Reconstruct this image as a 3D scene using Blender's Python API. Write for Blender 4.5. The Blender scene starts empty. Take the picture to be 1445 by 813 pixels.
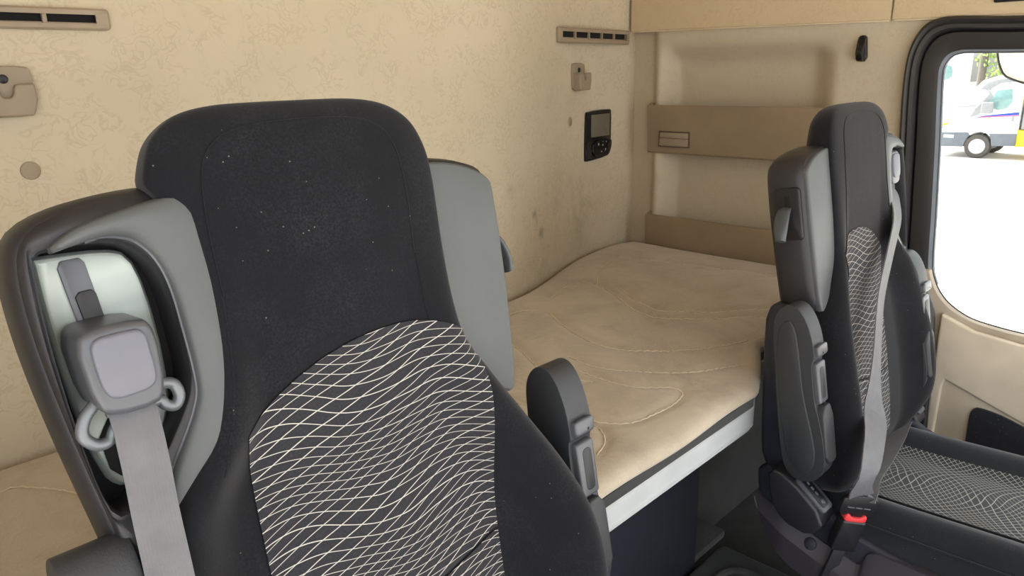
import bpy, bmesh, math, random
import numpy as np
from mathutils import Vector, Matrix
random.seed(7); np.random.seed(7)
S = bpy.context.scene
COL = S.collection
H = 1.35            # the eye of the camera is 1.35 m above the cab floor; all sizes below are relative to the eye
PI = math.pi

# ------------------------------------------------------------------ materials
def srgb(r, g, b):
    f = lambda c: (c/255/12.92) if c/255 <= .04045 else ((c/255+.055)/1.055)**2.4
    return (f(r), f(g), f(b), 1)

class NT:
    def __init__(s, name):
        s.m = bpy.data.materials.new(name); s.m.use_nodes = True
        s.t = s.m.node_tree; s.b = s.t.nodes['Principled BSDF']
    def n(s, typ, **kw):
        o = s.t.nodes.new(typ)
        for k, v in kw.items(): setattr(o, k, v)
        return o
    def l(s, a, b): s.t.links.new(a, b)
    def math(s, op, a, b=None, c=None):
        o = s.n('ShaderNodeMath', operation=op)
        for i, v in enumerate((a, b, c)):
            if v is None: continue
            if isinstance(v, (int, float)): o.inputs[i].default_value = v
            else: s.l(v, o.inputs[i])
        return o.outputs[0]
    def mix(s, fac, a, b):
        o = s.n('ShaderNodeMix', data_type='RGBA')
        for i, v in ((0, fac), (6, a), (7, b)):
            if isinstance(v, (int, float)): o.inputs[i].default_value = v
            elif isinstance(v, tuple): o.inputs[i].default_value = v
            else: s.l(v, o.inputs[i])
        return o.outputs[2]
    def coord(s, out='Object'):
        return s.n('ShaderNodeTexCoord').outputs[out]
    def noise(s, scale, detail=3, rough=.5, dist=0, vec=None):
        o = s.n('ShaderNodeTexNoise'); o.inputs['Scale'].default_value = scale
        o.inputs['Detail'].default_value = detail; o.inputs['Roughness'].default_value = rough
        o.inputs['Distortion'].default_value = dist
        s.l(vec if vec is not None else s.coord(), o.inputs['Vector'])
        return o.outputs['Fac']
    def ramp(s, v, lo, hi, a=0.0, b=1.0):
        o = s.n('ShaderNodeMapRange'); s.l(v, o.inputs[0])
        for i, q in enumerate((lo, hi, a, b)): o.inputs[i+1].default_value = q
        return o.outputs[0]
    def bump(s, h, strength=.3, dist=.002):
        o = s.n('ShaderNodeBump'); o.inputs['Strength'].default_value = strength
        o.inputs['Distance'].default_value = dist; s.l(h, o.inputs['Height'])
        s.l(o.outputs[0], s.b.inputs['Normal'])
    def col(s, v):
        if isinstance(v, tuple): s.b.inputs['Base Color'].default_value = v
        else: s.l(v, s.b.inputs['Base Color'])
    def set(s, **k):
        for a, v in k.items(): s.b.inputs[a.replace('_', ' ')].default_value = v

def plain(name, rgb, rough=.5, metal=0, bscale=0, bstr=.15, bdist=.0006, spec=.5, coat=0):
    N = NT(name); c = srgb(*rgb)
    v = N.noise(9, 4)
    N.col(N.mix(N.ramp(v, .3, .7), tuple(x*.9 for x in c[:3])+(1,), tuple(min(1, x*1.08) for x in c[:3])+(1,)))
    N.set(Roughness=rough, Metallic=metal)
    N.b.inputs['Specular IOR Level'].default_value = spec
    if coat: N.b.inputs['Coat Weight'].default_value = coat
    if bscale: N.bump(N.noise(bscale, 3), bstr, bdist)
    return N.m

def wall_cloth(name, rgb, dark, dark_marks=()):
    """woven wall lining with a faint printed leaf scribble and soft soiling and darker patches"""
    N = NT(name); a, d = srgb(*rgb), srgb(*dark)
    v = N.noise(34, 2, .5, 1.6)
    line = N.math('ABSOLUTE', N.math('SUBTRACT', v, .5))
    m = N.ramp(line, .004, .060, 1, 0)
    gate = N.ramp(N.noise(20, 1), .38, .50)
    m = N.math('MULTIPLY', N.math('MULTIPLY', m, gate), .36)
    v2 = N.noise(2.2, 3, .6)
    base = N.mix(N.ramp(v2, .35, .7), a, tuple(x*y for x, y in zip(a[:3], (.90, .90, .88)))+(1,))
    c = N.mix(m, base, d)
    if dark_marks:                                # small grubby marks rubbed into the lining, plus broad faint darker patches
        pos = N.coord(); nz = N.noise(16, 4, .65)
        for (x, y, z, r, k) in dark_marks:
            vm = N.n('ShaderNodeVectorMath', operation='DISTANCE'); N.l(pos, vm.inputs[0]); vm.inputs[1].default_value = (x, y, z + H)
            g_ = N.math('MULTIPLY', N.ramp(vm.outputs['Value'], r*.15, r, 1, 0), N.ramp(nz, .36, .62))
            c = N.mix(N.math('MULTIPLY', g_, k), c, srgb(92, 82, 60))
    N.col(c)
    N.set(Roughness=.85); N.b.inputs['Specular IOR Level'].default_value = .2
    N.bump(N.noise(900, 2), .12, .0005)
    return N

def velour(name, rgb, lint=True, sheen=.25, dust=.5):
    N = NT(name); a = srgb(*rgb)
    n1 = N.noise(420, 4, .7); n2 = N.noise(13, 5, .65)
    f = N.math('MULTIPLY', N.ramp(n1, .42, .78), N.ramp(n2, .42, .72, .15, 1.0))
    hi = tuple(min(1, x*3.2+.012) for x in a[:3])+(1,)
    c = N.mix(N.math('MULTIPLY', f, dust), a, hi)
    if lint:
        vo = N.n('ShaderNodeTexVoronoi'); vo.inputs['Scale'].default_value = 150
        N.l(N.coord(), vo.inputs['Vector'])
        sep = N.n('ShaderNodeSeparateColor'); N.l(vo.outputs['Color'], sep.inputs[0])
        dot = N.math('MULTIPLY', N.math('LESS_THAN', vo.outputs['Distance'], .11), N.math('GREATER_THAN', sep.outputs[0], .955))
        c = N.mix(N.math('MULTIPLY', dot, .3), c, srgb(190, 186, 176))
    N.col(c); N.set(Roughness=.95, Sheen_Weight=sheen, Sheen_Roughness=.5)
    N.b.inputs['Specular IOR Level'].default_value = .15
    N.bump(n1, .25, .0008)
    return N

def stitched(name, rgb, thread, na, nb, amp, k, slope_a, slope_b, amp_b, width=.085, ph_a=.6):
    """dark cloth crossed by two families of wavy sewn threads, laid out in the cloth's own metre UVs"""
    N = NT(name)
    uv = N.n('ShaderNodeUVMap'); uv.uv_map = 'UVMap'
    sx = N.n('ShaderNodeSeparateXYZ'); N.l(uv.outputs[0], sx.inputs[0])
    u, v = sx.outputs[0], sx.outputs[1]
    wob = N.math('MULTIPLY', N.math('SUBTRACT', N.noise(7, 2, .5, 0, uv.outputs[0]), .5), .014)
    def fam(slope, am, kk, n, ph, kv):
        s = N.math('SINE', N.math('ADD', N.math('ADD', N.math('MULTIPLY', u, kk), N.math('MULTIPLY', v, kv)), ph))
        bunch = N.math('MULTIPLY', N.math('SINE', N.math('MULTIPLY', N.math('ADD', v, N.math('MULTIPLY', u, -slope)), 46.0)), .006)
        w = N.math('SUBTRACT', v, N.math('ADD', N.math('MULTIPLY', u, slope), N.math('MULTIPLY', s, am)))
        w = N.math('MULTIPLY', N.math('ADD', N.math('ADD', w, wob), bunch), n)
        fr = N.math('FRACT', N.math('ADD', w, 100.0))
        return N.ramp(N.math('ABSOLUTE', N.math('SUBTRACT', fr, .5)), .5-width, .5-width*.55)
    m = N.math('MAXIMUM', fam(slope_a, amp, k, na, ph_a, 3.0), fam(slope_b, amp_b, k*.8, nb, 2.0, -4.0))
    n1 = N.noise(500, 3, .7)
    a = srgb(*rgb)
    cloth = N.mix(N.ramp(n1, .35, .7), a, tuple(x*1.7+.004 for x in a[:3])+(1,))
    N.col(N.mix(N.math('MULTIPLY', m, .9), cloth, srgb(*thread)))
    N.set(Roughness=.9, Sheen_Weight=.15); N.b.inputs['Specular IOR Level'].default_value = .2
    N.bump(N.math('ADD', N.math('MULTIPLY', m, 1.0), N.math('MULTIPLY', n1, .3)), .5, .0012)
    return N.m

M = {}
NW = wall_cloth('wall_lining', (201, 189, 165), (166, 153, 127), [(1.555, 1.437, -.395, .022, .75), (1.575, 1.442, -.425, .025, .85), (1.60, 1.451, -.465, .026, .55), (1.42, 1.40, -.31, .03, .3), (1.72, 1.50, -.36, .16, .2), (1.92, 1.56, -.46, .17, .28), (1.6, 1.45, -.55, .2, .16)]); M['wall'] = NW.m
M['side'] = wall_cloth('side_lining', (196, 185, 164), (178, 165, 142)).m
M['locker'] = wall_cloth('locker_lining', (204, 186, 156), (184, 164, 132)).m
M['box'] = plain('tan_plastic', (142, 125, 102), .5, bscale=700, bstr=.1)
M['vent'] = plain('vent_plastic', (152, 137, 116), .5)
M['hook'] = plain('beige_plastic', (150, 136, 117), .5)
M['cap'] = plain('cap_plastic', (148, 135, 112), .6)
M['black'] = plain('black_plastic', (26, 26, 29), .4, bscale=900, bstr=.1)
M['gloss'] = plain('gloss_black', (14, 16, 20), .18)
M['hole'] = plain('dark_cavity', (9, 9, 10), .9)
M['shell'] = plain('seat_shell_plastic', (37, 37, 40), .46, bscale=600, bstr=.25)
M['arm'] = plain('armrest_skin', (46, 48, 51), .5, bscale=520, bstr=.45, bdist=.0009)
M['vinyl'] = plain('front_lit_vinyl', (78, 81, 82), .5, bscale=700, bstr=.3)  # paler than the shell: daylight on the front faces put into the colour
M['plate'] = plain('pale_slider_plate', (152, 160, 156), .38, metal=.35)
M['guide'] = plain('belt_guide_grey', (84, 86, 91), .32, metal=.1)
M['basetrim'] = plain('seat_base_plastic', (56, 53, 59), .5, bscale=600, bstr=.2)
M['lever'] = plain('lever_grey', (66, 70, 73), .32)
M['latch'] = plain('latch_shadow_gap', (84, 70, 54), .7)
M['guidecap'] = plain('belt_guide_cap', (108, 109, 118), .42, metal=.1)
M['steel'] = plain('brushed_steel', (110, 114, 118), .36, metal=.4)
M['velour'] = velour('black_velour', (17, 18, 22), sheen=.14, dust=.9).m
M['velour_base'] = velour('black_velour_cushion', (27, 30, 34), sheen=.3).m
M['stitch'] = stitched('stitched_cloth', (34, 34, 38), (200, 195, 186), 84, 78, .0080, 29, -.13, .37, .003, .043, -1.16)
M['stitch2'] = stitched('stitched_cloth_cushion', (44, 48, 50), (176, 176, 168), 80, 80, .016, 24, -.55, .85, .016, .075, .6)
M['belt'] = None
def belt_mat():
    N = NT('belt_webbing')
    uv = N.n('ShaderNodeUVMap'); uv.uv_map = 'UVMap'
    w = N.n('ShaderNodeTexWave', wave_type='BANDS', bands_direction='X'); w.inputs['Scale'].default_value = 95
    w.inputs['Distortion'].default_value = .6; N.l(uv.outputs[0], w.inputs['Vector'])
    w2 = N.n('ShaderNodeTexWave', wave_type='BANDS', bands_direction='Y'); w2.inputs['Scale'].default_value = 260
    N.l(uv.outputs[0], w2.inputs['Vector'])
    c = N.mix(N.noise(40, 3), srgb(92, 92, 95), srgb(114, 114, 117))
    N.col(c); N.set(Roughness=.6)
    N.bump(N.math('ADD', w.outputs['Fac'], w2.outputs['Fac']), .35, .0006)
    return N.m
M['belt'] = belt_mat()
M['red'] = plain('red_release_plastic', (226, 62, 66), .4)
def mattress_mat():
    N = NT('beige_plush')
    a, b = srgb(188, 176, 156), srgb(158, 145, 125)
    f = N.ramp(N.noise(5, 5, .65, .6), .32, .72)
    n1 = N.noise(300, 3, .7)
    c = N.mix(f, a, b)
    c = N.mix(N.math('MULTIPLY', N.ramp(n1, .4, .75), .3), c, srgb(196, 186, 166))
    st = N.ramp(N.noise(11, 4, .6), .62, .78, 0, .35)
    c = N.mix(st, c, srgb(112, 101, 86))
    N.col(c); N.set(Roughness=.95, Sheen_Weight=.3)
    N.b.inputs['Specular IOR Level'].default_value = .15
    N.bump(N.math('ADD', N.math('MULTIPLY', n1, .5), N.math('MULTIPLY', N.noise(26, 4, .6, .8), 2.0)), .45, .003)
    return N.m
M['plush'] = mattress_mat()
M['thread'] = plain('quilting_thread', (214, 204, 182), .9)
M['strip'] = velour('charcoal_felt', (46, 48, 48), lint=False).m
M['alu'] = plain('pale_aluminium', (196, 200, 200), .42, metal=.2)
M['panel'] = plain('navy_black_panel', (38, 40, 50), .6, bscale=400)
M['carpet'] = velour('dark_grey_carpet', (62, 63, 61), lint=False, dust=.8).m
M['mat'] = velour('black_rubberised_mat', (72, 76, 80), lint=False, dust=.6).m
M['doorframe'] = plain('door_frame_black', (32, 30, 30), .55, bscale=500)
M['seal'] = plain('rubber_seal', (46, 45, 45), .5)
M['pillar'] = plain('pillar_beige', (172, 160, 141), .6, bscale=600)
M['doorbeige'] = plain('door_beige', (208, 195, 174), .55, bscale=600)
M['pocket'] = velour('door_pocket_cloth', (34, 36, 42)).m
M['seam'] = plain('pale_locker_edge', (214, 200, 174), .6)
M['white'] = plain('white_paint', (240, 242, 244), .35)
M['vangrey'] = plain('bumper_grey', (92, 98, 106), .6)
M['tyre'] = plain('tyre_rubber', (70, 66, 62), .8)
M['rim'] = plain('wheel_rim_grey', (176, 176, 176), .4)
M['yellow'] = plain('yellow_paint', (240, 206, 30), .45)
M['blue'] = plain('blue_stripe', (16, 62, 160), .5)
M['pinkred'] = plain('red_stripe', (226, 96, 120), .5)
M['grey'] = plain('mid_grey', (130, 132, 134), .6)
M['concrete'] = plain('pale_concrete', (198, 194, 186), .9)
M['bark'] = plain('bark', (96, 90, 84), .9)
def leaf_mat():
    N = NT('leaves'); N.col(N.mix(N.noise(3, 3), srgb(92, 128, 50), srgb(150, 170, 82))); N.set(Roughness=.7); return N.m
M['leaf'] = leaf_mat()
def glass(name, tint=(1, 1, 1, 1)):
    N = NT(name); t = N.t
    out = t.nodes['Material Output']
    tr = N.n('ShaderNodeBsdfTransparent'); tr.inputs[0].default_value = tint
    gl = N.n('ShaderNodeBsdfGlossy'); gl.inputs['Roughness'].default_value = .02
    fr = N.n('ShaderNodeFresnel'); fr.inputs['IOR'].default_value = 1.45
    mx = N.n('ShaderNodeMixShader'); N.l(N.math('MULTIPLY', fr.outputs[0], .6), mx.inputs[0]); N.l(tr.outputs[0], mx.inputs[1]); N.l(gl.outputs[0], mx.inputs[2])
    N.l(mx.outputs[0], out.inputs[0])
    return N.m
M['glass'] = glass('clear_window_glass', (.96, .98, .97, 1))
M['carglass'] = plain('tinted_vehicle_glass', (110, 140, 140), .1)
M['screen'] = plain('grey_display', (104, 100, 88), .25)
M['icon'] = plain('pale_key_print', (150, 150, 150), .5)

# ------------------------------------------------------------------ mesh helpers
ZUP = Vector((0, 0, H))
def link(name, me, mat, parent=None, smooth=40):
    o = bpy.data.objects.new(name, me); COL.objects.link(o)
    if mat is not None: me.materials.append(mat)
    for p in me.polygons: p.use_smooth = True
    if smooth and smooth < 180: me.set_sharp_from_angle(angle=math.radians(smooth))
    if parent is not None:
        o.parent = parent
        me.transform(Matrix.Translation(-parent_loc(parent)))
    return o
def parent_loc(p):
    v = Vector((0, 0, 0))
    while p is not None: v = v + p.location; p = p.parent
    return v
def tag(o, label=None, cat=None, group=None, kind=None):
    for k, v in (('label', label), ('category', cat), ('group', group), ('kind', kind)):
        if v: o[k] = v
    return o
def thing(name, loc, label, cat, group=None, kind=None):
    o = bpy.data.objects.new(name, None); COL.objects.link(o)
    o.empty_display_size = .05; o.location = Vector(loc) + ZUP
    return tag(o, label, cat, group, kind)

class MB:
    """collects shapes (in eye-relative coordinates) for ONE part"""
    def __init__(s): s.bm = bmesh.new(); s.uv = None
    def add(s, V, F):
        vs = [s.bm.verts.new(Vector(v) + ZUP) for v in V]
        for f in F:
            try: s.bm.faces.new([vs[i] for i in f])
            except ValueError: pass
        return vs
    def loft(s, rings, closed=True, cap0=True, cap1=True):
        n = len(rings[0]); V = [p for r in rings for p in r]; F = []
        for i in range(len(rings)-1):
            for j in range(n if closed else n-1):
                k = (j+1) % n
                F.append((i*n+j, i*n+k, (i+1)*n+k, (i+1)*n+j))
        if closed and cap0: F.append(tuple(range(n))[::-1])
        if closed and cap1: F.append(tuple((len(rings)-1)*n+j for j in range(n)))
        s.add(V, F); return s
    def merge(s, bm2):
        me = bpy.data.meshes.new('t'); bm2.to_mesh(me); bm2.free(); s.bm.from_mesh(me); bpy.data.meshes.remove(me)
        return s
    def box(s, lo, hi, r=.003, seg=2, mat=None):
        b = bmesh.new(); bmesh.ops.create_cube(b, size=1)
        lo, hi = Vector(lo), Vector(hi); c, d = (lo+hi)/2, hi-lo
        for v in b.verts: v.co = Vector((v.co.x*d.x, v.co.y*d.y, v.co.z*d.z)) 
        if r > 0: bmesh.ops.bevel(b, geom=b.edges[:], offset=min(r, min(abs(x) for x in d)*.45), segments=seg, affect='EDGES', profile=.5)
        T = Matrix.Translation(c + ZUP) if mat is None else Matrix.Translation(ZUP) @ mat @ Matrix.Translation(c)
        bmesh.ops.transform(b, matrix=T, verts=b.verts)
        return s.merge(b)
    def prism(s, outline, d0, d1, fn, r=.003, seg=2):
        """outline 2-D polygon, extruded between depths d0 and d1, fn(a, b, d) -> xyz, edges rounded"""
        b = bmesh.new(); n = len(outline)
        A = [b.verts.new((p[0], p[1], d0)) for p in outline]; B = [b.verts.new((p[0], p[1], d1)) for p in outline]
        b.faces.new(A[::-1]); b.faces.new(B)
        for i in range(n): b.faces.new((A[i], A[(i+1) % n], B[(i+1) % n], B[i]))
        b.normal_update()
        if r > 0:
            E = [e for e in b.edges if len(e.link_faces) == 2 and e.calc_face_angle(0) > .6]
            bmesh.ops.bevel(b, geom=E, offset=r, segments=seg, affect='EDGES', profile=.5, clamp_overlap=True)
        for v in b.verts: v.co = Vector(fn(v.co.x, v.co.y, v.co.z)) + ZUP
        return s.merge(b)
    def tube(s, pts, r, n=10, closed=False):
        P = [Vector(p) for p in pts]; rings = []
        for i, p in enumerate(P):
            t = (P[min(i+1, len(P)-1)] - P[max(i-1, 0)]).normalized()
            a = t.orthogonal().normalized() if i == 0 else (a - t*a.dot(t)).normalized()
            b = t.cross(a); rr = r[i] if isinstance(r, (list, tuple)) else r
            rings.append([p + (a*math.cos(2*PI*k/n) + b*math.sin(2*PI*k/n))*rr for k in range(n)])
        return s.loft(rings)
    def ribbon(s, pts, wid, width, th=.0022, nrm=None):
        """belt strap: centre line pts, width direction wid (vector or list)"""
        P = [Vector(p) for p in pts]; rings = []
        for i, p in enumerate(P):
            t = (P[min(i+1, len(P)-1)] - P[max(i-1, 0)]).normalized()
            w = Vector(wid[i] if isinstance(wid, list) else wid); w = (w - t*w.dot(t)).normalized(); n = t.cross(w)
            ww = width[i] if isinstance(width, list) else width
            rings.append([p - w*ww/2 - n*th/2, p + w*ww/2 - n*th/2, p + w*ww/2 + n*th/2, p - w*ww/2 + n*th/2])
        s.loft(rings); return s
    def disc(s, c, axis, r, depth, n=24, bev=.0015):
        ax = Vector(axis).normalized(); a = ax.orthogonal().normalized(); b = ax.cross(a); c = Vector(c)
        R = lambda rr, d: [c + ax*d + (a*math.cos(2*PI*k/n) + b*math.sin(2*PI*k/n))*rr for k in range(n)]
        return s.loft([R(r, 0), R(r, depth-bev), R(r-bev*.4, depth-bev*.4), R(r-bev, depth)])
    def build(s, name, mat, parent=None, smooth=40, recalc=True, subsurf=0, solid=0):
        if recalc: bmesh.ops.recalc_face_normals(s.bm, faces=s.bm.faces[:])
        me = bpy.data.meshes.new(name); s.bm.to_mesh(me); s.bm.free()
        o = link(name, me, mat, parent, smooth)
        if solid:
            m = o.modifiers.new('solid', 'SOLIDIFY'); m.thickness = solid; m.offset = -1
        if subsurf:
            m = o.modifiers.new('sub', 'SUBSURF'); m.levels = m.render_levels = subsurf
        return o

def chaikin(p, n=2, closed=True):
    p = [tuple(q) for q in p]
    for _ in range(n):
        q = []
        m = len(p)
        for i in range(m if closed else m-1):
            a, b = p[i], p[(i+1) % m]
            q.append(tuple(.75*x+.25*y for x, y in zip(a, b))); q.append(tuple(.25*x+.75*y for x, y in zip(a, b)))
        p = q if closed else [p[0]] + q + [p[-1]]
    return p
def spline(p, n=12):
    """catmull-rom through points"""
    P = [np.array(q, float) for q in p]; P = [2*P[0]-P[1]] + P + [2*P[-1]-P[-2]]; out = []
    for i in range(1, len(P)-2):
        for k in range(n):
            t = k/n
            out.append(.5*((2*P[i]) + (-P[i-1]+P[i+1])*t + (2*P[i-1]-5*P[i]+4*P[i+1]-P[i+2])*t*t + (-P[i-1]+3*P[i]-3*P[i+1]+P[i+2])*t**3))
    out.append(P[-2]); return [tuple(q) for q in out]
def resample(p, n, closed=True):
    q = np.array(p, float)
    if closed: q = np.vstack([q, q[:1]])
    d = np.r_[0, np.cumsum(np.linalg.norm(np.diff(q, axis=0), axis=1))]
    t = np.linspace(0, d[-1], n, endpoint=not closed)
    return np.stack([np.interp(t, d, q[:, i]) for i in range(q.shape[1])], 1)
def rrect(x0, x1, y0, y1, r, n=4):
    out = []
    for cx, cy, a in ((x1-r, y1-r, 0), (x0+r, y1-r, 90), (x0+r, y0+r, 180), (x1-r, y0+r, 270)):
        for k in range(n+1):
            t = math.radians(a+90*k/n); out.append((cx+r*math.cos(t), cy+r*math.sin(t)))
    return out
def sstep(a, b, x):
    t = np.clip((x-a)/(b-a), 0, 1); return t*t*(3-2*t)

# ------------------------------------------------------------------ the shell of the cab
def wy(x):                                   # depth of the rear wall; it steps back at the passenger end of the bunk
    return 1.385 + .19*sstep(1.3, 2.05, x)
def grid(name, us, vs, fn, mat, solid=0, kind='structure', parent=None):
    V = [fn(u, v) for v in vs for u in us]; n = len(us)
    F = [(j*n+i, j*n+i+1, (j+1)*n+i+1, (j+1)*n+i) for j in range(len(vs)-1) for i in range(n-1)]
    m = MB(); m.add(V, F); o = m.build(name, mat, parent, smooth=60, recalc=False, solid=solid)
    if kind: o['kind'] = kind
    return o
xs = np.linspace(-.55, 2.34, 150); zs = np.linspace(-1.35, .56, 70)
def rear_pt(x, z):
    y = wy(x)
    y += .012*math.exp(-((x-1.30+.25*(z+.2))/.05)**2)*sstep(-.55, -.35, z)*(1-sstep(-.28, -.12, z))    # press mark of the lining
    y += -.004*math.exp(-((x-.52-.25*(.1-z))/.02)**2)*sstep(-.15, 0, z)                               # faint crease
    return (x, y, z)
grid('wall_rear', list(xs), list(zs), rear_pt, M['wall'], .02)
def side_pt(y, z):
    m = sstep(.855, .955, y)*(1-sstep(1.40, 1.455, y))*(1-sstep(.005, .085, z))
    x = 2.2 + .065*m
    x += .035*sstep(1.455, 1.50, y)
    return (x, y, z)
grid('wall_right', list(np.linspace(.61, 1.62, 110)), list(np.linspace(-1.35, .16, 90)), side_pt, M['side'], -.02)
MB().box((-.55, -1.3, -1.40), (2.3, 1.6, -1.35), 0).build('floor', M['carpet'])['kind'] = 'structure'
MB().box((-.55, -.75, .56), (2.4, 1.62, .60), 0).build('ceiling', M['locker'])['kind'] = 'structure'
# wall under the bunk, with a carpet lip where it meets the tunnel
m = MB(); m.box((1.44, .95, -1.35), (2.2, .99, -.72), .004); m.box((1.44, .80, -1.205), (1.60, .96, -1.18), .010)
m.build('wall_lower', M['carpet'])['kind'] = 'structure'
# unseen left body side behind the driver's door, extended forward to cut side light
m = MB(); m.box((-.60, .40, -1.35), (-.55, 1.40, .56), 0); m.build('wall_left', M['side'])['kind'] = 'structure'

# engine tunnel with its fitted mat
t = thing('engine_tunnel', (1.12, .1, -1.35), 'black carpeted engine tunnel with a raised rounded border, on the floor between the two seats', 'engine tunnel')
m = MB(); m.box((.69, -.9, -1.348), (1.57, .795, -1.20), .02, 3); m.build('cover', M['mat'], t)
m = MB(); ring = rrect(.80, 1.50, -.7, .73, .06, 6)
m.tube([(x, y, -1.199) for x, y in ring] + [(ring[0][0], ring[0][1], -1.199)], .009, 8); m.build('border_ridge', M['carpet'], t)

# ------------------------------------------------------------------ bunk and mattress
def front(x): return .80 - .20*sstep(.69, .775, x) + min(.10, max(0, x/2.16 - .60))
t = thing('bunk_frame', (1.2, 1.0, -1.35), 'bunk frame with pale aluminium front rail and dark panel, under the beige mattress', 'bunk')
fx = list(np.linspace(-.5, .66, 6)) + list(np.linspace(.69, .78, 14)) + list(np.linspace(.82, 1.29, 5)) + list(np.linspace(1.30, 1.51, 6)) + list(np.linspace(1.55, 2.17, 6))
path = [(x, front(x)) for x in fx]
def band(y0, y1, z0, z1, name, mat, r=.002):
    m = MB(); rings = []
    for x, f in path:
        rings.append([(x, f+y0, z0), (x, f+y1, z0), (x, f+y1, z1), (x, f+y0, z1)])
    m.loft(rings); return m.build(name, mat, t, smooth=30)
board = [(x, f+.03) for x, f in path] + [(2.17, 1.53)] + [(x, wy(x)-.012) for x in np.linspace(2.0, -.5, 20)]
m = MB(); m.prism(board, -.70, -.655, lambda a, b, d: (a, b, d), 0); m.build('bunk_board', M['panel'], t)
m = MB(); rings = []
prof = [(.012, -.702), (.012, -.708), (.030, -.708), (.030, -.654), (.010, -.654), (.006, -.657), (.006, -.690), (.009, -.692), (.009, -.695), (.006, -.697)]
for x, f in path: rings.append([(x, f+a, z) for a, z in prof])
m.loft(rings); m.build('rail', M['alu'], t, smooth=20)
m = MB(); m.prism([(a, b-.022) if i < len(path) else (a, b) for i, (a, b) in enumerate(board)], -.6545, -.6355, lambda a, b, d: (a, b, d), 0); m.build('felt_base', M['strip'], t)
m = MB(); m.box((.15, .80, -1.349), (1.45, .83, -.70), .008); m.build('support_panel', M['panel'], t)

lines = dict(
 a=[(1.664, 1.289), (1.782, 1.375), (1.955, 1.44)],
 b=[(1.46, 1.29), (1.584, 1.338), (1.659, 1.319), (1.628, 1.217), (1.551, 1.101), (1.517, 1.021), (1.528, .954), (1.696, .792), (1.9, .70)],
 c=[(1.674, 1.219), (1.606, 1.116), (1.573, 1.037), (1.583, .979), (1.744, .816), (1.95, .74)],
 d=[(1.20, 1.23), (1.258, 1.273), (1.324, 1.276), (1.356, 1.247)],
 e=[(1.363, 1.211), (1.31, 1.118), (1.271, 1.01), (1.27, .927), (1.324, .851), (1.415, .78), (1.56, .733), (1.8, .68)],
 f=[(1.16, 1.22), (1.143, 1.159), (1.122, 1.084), (1.077, .989), (1.073, .907), (1.09, .85)],
 g=[(1.117, .915), (1.112, .846), (1.124, .768), (1.166, .722), (1.162, .69), (1.119, .676), (1.059, .676), (.99, .689), (.95, .74), (.93, .85), (.90, 1.0)],
 h=[(.94, .80), (.94, .733), (.929, .705), (.903, .68), (.864, .666)],
 j=[(.0, 1.25), (.16, 1.278), (.197, 1.252), (.228, 1.203), (.248, 1.152), (.259, 1.079), (.30, .98), (.42, .93)],
 k=[(1.164, .983), (1.156, .899), (1.193, .816), (1.269, .728), (1.411, .667)],
 l=[(2.0, .72), (2.05, .95), (2.02, 1.2), (1.98, 1.40)],
 n=[(.62, 1.28), (.75, 1.10), (.72, .95), (.85, .82)])
SPL = {k: resample(spline(v, 10), 90, False) for k, v in lines.items()}
ALL = np.vstack(list(SPL.values()))
def mat_z(x, y):
    d = np.min(np.hypot(ALL[:, 0]-x, ALL[:, 1]-y))
    z = -.600 - .0065*math.exp(-(d/.011)**2) + .003*math.sin(6*x+2.5*y)*math.sin(5*y-1.5*x)
    z += .0025*math.sin(38*y+9*math.sin(5*x))*math.exp(-((x-1.75)/.3)**2)*.6
    return z
t = thing('mattress', (1.2, 1.0, -.655), 'beige plush bunk mattress with curved quilting, lying on the bunk frame along the rear wall', 'mattress')
mx = list(np.arange(-.5, 2.165, .011)); V = []; prof = [(.05, -.6345), (.012, -.6345), (.003, -.631), (.0, -.625), (.003, -.616), (.012, -.6085), (.027, -.6035)]
NY = 80; cols = len(mx); R_ = []
for x in mx:
    f = front(x); back = wy(x) - .012
    if x > 2.10: back -= .02*(x-2.10)/.06
    row = [(x, f+a + .003*math.sin(17*x), z+(.0015*math.sin(23*x) if z > -.62 else 0)) for a, z in prof]
    for k in range(NY):
        y = f + .042 + (back - .03 - f - .042)*k/(NY-1)
        row.append((x, y, mat_z(x, y) - .006*math.exp(-((y-f)/.06)**2)))
    row += [(x, back-.012, -.608), (x, back-.002, -.622), (x, back, -.629), (x, back-.01, -.6345)]
    R_.append(row)
m = MB(); m.loft(R_, closed=True); m_cover = m.build('cover', M['plush'], t, smooth=180)
cover_ = m_cover
for k, p in SPL.items():
    q = resample(p, max(12, int(np.sum(np.linalg.norm(np.diff(p, axis=0), axis=1))/.009)), False)
    m = MB()
    q = [a for a in q if front(a[0])+.03 < a[1] < wy(a[0])-.03 and a[0] < 2.14]
    m.tube([(a[0], a[1], mat_z(*a) - .006*math.exp(-((a[1]-front(a[0]))/.06)**2) + (.0022 if i % 2 else .0004)) for i, a in enumerate(q)], .0013, 5)
    m.build('quilting_seam', M['thread'], cover_)

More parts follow.
